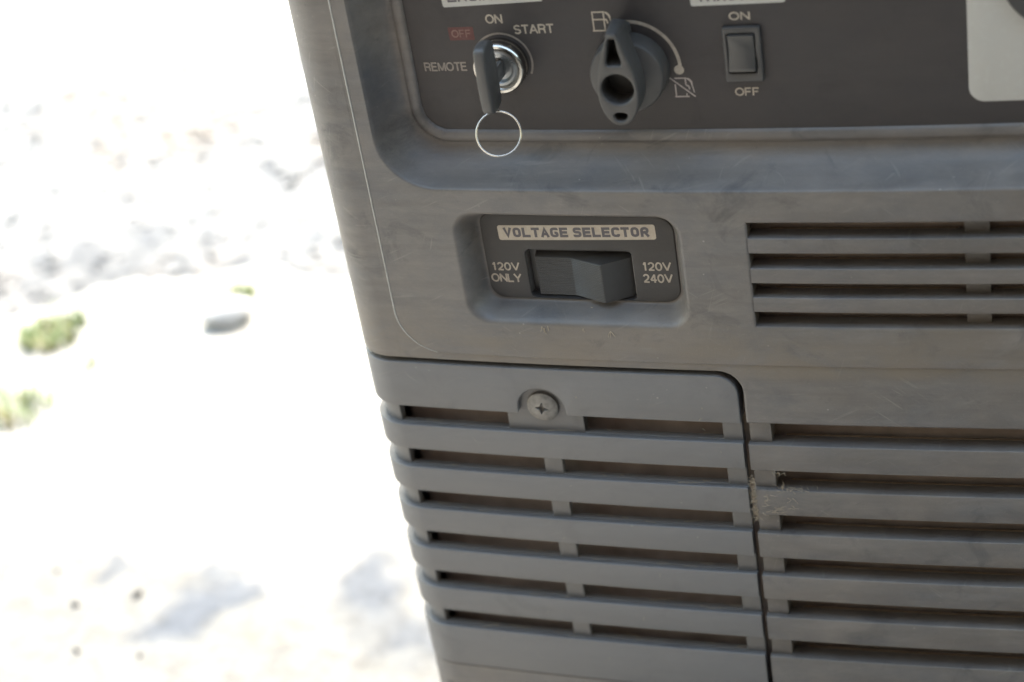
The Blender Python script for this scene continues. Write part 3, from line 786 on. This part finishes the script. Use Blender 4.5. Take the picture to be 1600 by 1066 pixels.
# ------------------------------------------------------------------ key with its ring (its own thing, pushed into the lock)
RINGC = (-34.6, 4.0, 93.3)
key = bpy.data.objects.new('ignition_key', None); col.objects.link(key)
p = bendv(kx[0], kx[1], DP + 5); key.location = Vector(p)
tag(key, 'black plastic headed key with a wire ring, standing in the chrome lock', 'key')
bpy.context.view_layer.update()
# head: a thick rounded plate standing out from the lock, seen edge-on; outline in (depth, z), thickness along s
HK = ccw(smooth_loop([(DP + 14.8, 131), (DP + 14.6, 119), (DP + 15.0, 106.4), (DP + 17.2, 104.4), (DP + 22, 103.9), (DP + 26.6, 104.2), (DP + 28.3, 107), (DP + 28.6, 119), (DP + 28.3, 131), (DP + 26.5, 134.0), (DP + 21, 134.4), (DP + 16.6, 133.6)], 2))
bm = bmesh.new(); th = 2.45
hk = (DP + 23.6, 108.2)
prev = None; rings = []
for off, t_ in ((0, -th + .9), (.25, -th + .35), (.9, -th), None and 0, (.9, th), (.25, th - .35), (0, th - .9)) if False else ((.9, -th), (.25, -th + .35), (0, -th + .9), (0, th - .9), (.25, th - .35), (.9, th)):
    P = offset(HK, off) if off else HK
    rings.append([bm.verts.new((kx[0] + .9 + t_, -a, b)) for a, b in P])
for A, B in zip(rings[:-1], rings[1:]):
    for i in range(len(A)): bm.faces.new((A[i], A[(i + 1) % len(A)], B[(i + 1) % len(A)], B[i]))
bm.faces.new(rings[0][::-1]); bm.faces.new(rings[-1])
bm_done('key_head', bm, MAT['keyplastic'], key, cuts=False, smooth=45)
bm = bmesh.new()
bmesh.ops.create_cube(bm, size=1, matrix=Matrix.Translation((kx[0] + .9, -(DP + 10), kx[1])) @ Matrix.Diagonal((2.0, 11.0, 7.0, 1)))
bm_done('key_blade', bm, MAT['steel'], key, cuts=False)
bm = bmesh.new(); rc = Vector((RINGC[0], -RINGC[1], RINGC[2])); rad = 9.35
ru = Vector((.945, .29, -.15)).normalized(); rn = Vector((.33, -.80, .50)).normalized(); rv = rn.cross(ru).normalized(); ru = rv.cross(rn).normalized()
pts = []
for k in range(150):
    a = math.radians(100) + 2 * math.pi * 1.72 * k / 149
    pts.append(rc + ru * (rad * math.cos(a)) + rv * (rad * math.sin(a)) + rn * (1.0 * k / 149))
tube_bm(bm, pts, .42, 10)
bm_done('key_ring', bm, MAT['wire'], key, cuts=False, smooth=60, bend=False)

# ------------------------------------------------------------------ frayed fibres and dust caught on the seam and in the slots
random.seed(4)
bm = bmesh.new()
def fibre(s, z, d, ln, dirz, curl=1.0, r=.10):
    a = dirz; P = []; x, zz, dd_ = s, z, d
    for i in range(6):
        P.append((x, -dd_, zz)); a += random.uniform(-.6, .6) * curl
        x += ln / 5 * math.cos(a); zz += ln / 5 * math.sin(a); dd_ += random.uniform(-.1, .35)
    tube_bm(bm, P, lambda t: r * (1 - .6 * t), 4)
for _ in range(110): fibre(57.2 + random.uniform(0, 1.2), random.uniform(-106, -81), .1, random.uniform(1, 4), random.uniform(1.8, 4.6), 1.2)
for _ in range(45): fibre(68 + abs(random.gauss(0, 9)), -90 + random.uniform(-.5, .6), -random.uniform(0, 3), random.uniform(1.5, 5), random.uniform(.2, 2.9), 1.3)
for _ in range(26): fibre(60 + random.uniform(0, 16), random.uniform(-103, -92), .05, random.uniform(1.5, 5), random.uniform(-1, 1), 1.0, .1)
for _ in range(7): fibre(66 + random.uniform(0, 8), -78.6 + random.uniform(-.8, .3), -.1, random.uniform(1.5, 3), random.uniform(-2.4, -.6), 1.2)
f = bm_done('dry_fibres', bm, MAT['fibre'], cover, cuts=False, smooth=0); f['kind'] = 'stuff'
bm = bmesh.new()
for i in range(NB):
    zt = TOP0 - PITCH * i
    for _ in range(7): fibre(random.uniform(-105, 40), zt + .2, GD - random.uniform(1.5, 7), random.uniform(4, 16), random.uniform(-.25, .25), .25, .10)
for _ in range(16): fibre(random.uniform(-100, 45), random.uniform(-210, -30), GD + .05, random.uniform(.8, 2.2), random.uniform(0, 6.2), 1.2, .12)
f = bm_done('cobweb_threads', bm, MAT['fibre'], grille, cuts=False, smooth=0); f['kind'] = 'stuff'
# plastic burrs on the lower lip of the selector recess
bm = bmesh.new()
for s, z, d in ((-31.5, -4.6, -.2), (-30.2, -5.4, .0), (-28.6, -4.5, -.1), (-9.5, 1.0, -8.5), (-12.2, -3.6, -.6), (0.5, -6.0, 0.0)):
    for _ in range(3): fibre(s + random.uniform(-.4, .4), z, d, random.uniform(1.5, 3.4), random.uniform(-2.2, -.9), .5, .2)
f = bm_done('plastic_burrs', bm, MAT['fibre'], cover, cuts=False, smooth=0); f['kind'] = 'stuff'

# ------------------------------------------------------------------ outside: stones, gravel heap, weeds
def stone_mesh(name, rx, ry, rz, seed, sub=3):
    rnd = random.Random(seed); bm = bmesh.new(); bmesh.ops.create_icosphere(bm, subdivisions=sub, radius=1)
    ph = [(Vector((rnd.gauss(0, 1), rnd.gauss(0, 1), rnd.gauss(0, 1))).normalized(), rnd.uniform(.55, .95)) for _ in range(9)]
    for v in bm.verts:
        n = v.co.normalized(); k = 1.0
        for a, h in ph:
            q = n.dot(a)
            if q * k > h: k = h / q
        v.co = Vector((n.x * rx * k, n.y * ry * k, n.z * rz * k))
    me = bpy.data.meshes.new(name); bm.to_mesh(me); bm.free(); return me
stone_m = plain('grey_stone', (.30, .30, .30), .85, 0, .45, 60)
dark_m = plain('dark_pebble', (.045, .043, .04), .9, 0, .3, 200)
def place(name, me, mat, loc, rz, label, cat, group=None):
    o = link(name, me, mat, None, 40); o.location = loc; o.rotation_euler.z = rz
    return tag(o, label, cat, group)
place('flat_stone', stone_mesh('flat_stone', .028, .019, .016, 2), stone_m, (-.575, .633, .006), .5, 'flat grey stone lying alone on the bright ground left of the generator', 'stone')
pebbles = [(119, 946), (214, 930), (218, 1024), (121, 1018), (91, 893), (486, 867)]
def ray_ground(px, py):
    d = Vector(((px - 800) / 3018.6, (py - 533) / 3018.6, 1)); d = R.transposed() @ d
    C = cam.matrix_world.translation; k = -C.z / d.z; return C + d * k
PL = ['small dark pebble just left of a second pebble, lower left', 'small dark pebble nearest the left end of the bluish patch', 'small dark pebble closest to the bottom edge of the picture, left of the bluish patch',
      'small dark pebble low at far left, below two others', 'tiny dark pebble highest of those at far left', 'lone dark pebble close to the lower part of the generator']
for (px, py), lab, k in zip(pebbles, PL, range(9)):
    g_ = ray_ground(px, py); r = (.0040, .0046, .0030, .0036, .0028, .0030)[k]
    place('pebble', stone_mesh('pebble', r, r * .8, r * .6, 20 + k, 2), dark_m, (g_.x, g_.y, r * .35), k, lab, 'pebble', 'dark pebbles on the concrete')
# heap of broken rock beyond: stones too many to count
rnd = random.Random(9); bm = bmesh.new()
base = [stone_mesh('t', 1, .8, .34, 50 + k, 1) for k in range(6)]
def heap_h(x, y):
    u, v = (x + 1.02) / .68 + .05 * math.sin(y * 23), (y - .945 - .03 * math.sin(x * 17) - .015 * math.sin(x * 41)) / .31
    q = 1 - (u * u + v * v)
    return .05 * q ** .8 if q > 0 else 0
cnt_ = 0
while cnt_ < 2600:
    x, y = rnd.uniform(-1.7, -.36), rnd.uniform(.60, 1.25)
    edge = heap_h(x, y)
    px_lim = -.62 - (y - .7) * .15
    if edge <= 0 and rnd.random() > .07: continue
    r = rnd.choice((.003, .004, .005, .006, .007, .009)) * (1 if y < .85 else 1.4); n0 = len(bm.verts)
    bm.from_mesh(base[cnt_ % 6]); bm.verts.ensure_lookup_table()
    M = Matrix.Translation((x, y, edge * .92 - .004 + r * .02)) @ Matrix.Rotation(rnd.uniform(0, 6.3), 4, 'Z') @ Matrix.Rotation(rnd.uniform(-.6, .6), 4, 'X') @ Matrix.Scale(r, 4)
    for v in bm.verts[n0:]: v.co = M @ v.co
    cnt_ += 1
me = bpy.data.meshes.new('gravel_heap')
# the heap's own surface under the loose stones
n0 = len(bm.verts); gridv = {}
for i in range(41):
    for j in range(41):
        x, y = -1.72 + 1.4 * i / 40, .60 + .66 * j / 40
        gridv[i, j] = bm.verts.new((x, y, heap_h(x, y) * .92 - .004))
for i in range(40):
    for j in range(40): bm.faces.new((gridv[i, j], gridv[i + 1, j], gridv[i + 1, j + 1], gridv[i, j + 1]))
bm.to_mesh(me); bm.free()
t = NT('broken_rock')
c = t.ramp(t.noise(34, 6, .7), [(.34, (.080, .084, .092)), (.48, (.114, .115, .117)), (.62, (.21, .205, .20))])
c = t.mix(t.ramp(t.noise(7, 3), [(.52, 0.0), (.70, .6)]), c, (.135, .112, .090))
t.set('Base Color', c); t.set('Roughness', .95)
heap = link('gravel_heap', me, t.m, None, 0); tag(heap, 'sunlit heap of broken grey and brown rock behind at left', 'gravel', kind='stuff')
for b_ in base: bpy.data.meshes.remove(b_)
# weeds
grass_m = plain('weed_green', (.15, .20, .075), .7, 0, .4, 90); grass_m2 = plain('weed_yellow', (.24, .21, .11), .8, 0, .4, 90)
def tuft(loc, rad, h, n, seed, label, name='grass_tuft'):
    rnd = random.Random(seed); o = bpy.data.objects.new(name, None); col.objects.link(o); o.location = loc
    tag(o, label, 'grass', 'weeds on the bright ground'); bpy.context.view_layer.update()
    for part, m_, k in (('green_blades', grass_m, .75), ('dry_blades', grass_m2, .25)):
        bm = bmesh.new()
        for _ in range(int(n * k)):
            a, q = rnd.uniform(0, 6.28), rad * math.sqrt(rnd.random()); x, y = q * math.cos(a), q * math.sin(a)
            L = h * rnd.uniform(.5, 1.1); ba = rnd.uniform(0, 6.28); lean = rnd.uniform(.2, 1.0); w_ = rnd.uniform(.0012, .0026)
            pw = Vector((-math.sin(ba), math.cos(ba), 0)) * w_; prev = None
            for s_ in range(5):
                u = s_ / 4; p_ = Vector((x + math.cos(ba) * lean * L * u * u, y + math.sin(ba) * lean * L * u * u, L * u * (1 - .35 * lean * u)))
                A, B = bm.verts.new(p_ + pw * (1 - u * .9)), bm.verts.new(p_ - pw * (1 - u * .9))
                if prev: bm.faces.new((prev[0], A, B, prev[1]))
                prev = (A, B)
        me = bpy.data.meshes.new(part); bm.to_mesh(me); bm.free()
        ob = link(part, me, m_, None, 0); ob.parent = o
g_ = ray_ground(85, 525); tuft((g_.x, g_.y, 0), .032, .021, 210, 1, 'largest yellow-green grass tuft, at the left edge level with the flat stone')
g_ = ray_ground(378, 462); tuft((g_.x, g_.y, 0), .016, .018, 50, 2, 'small green sprout just above the flat stone')
g_ = ray_ground(30, 640); tuft((g_.x, g_.y, 0), .035, .025, 110, 3, 'low sparse green weed below the big grass tuft at far left')
g_ = ray_ground(130, 572); tuft((g_.x, g_.y, 0), .018, .012, 30, 4, 'tiny green sprig to the lower right of the big grass tuft')
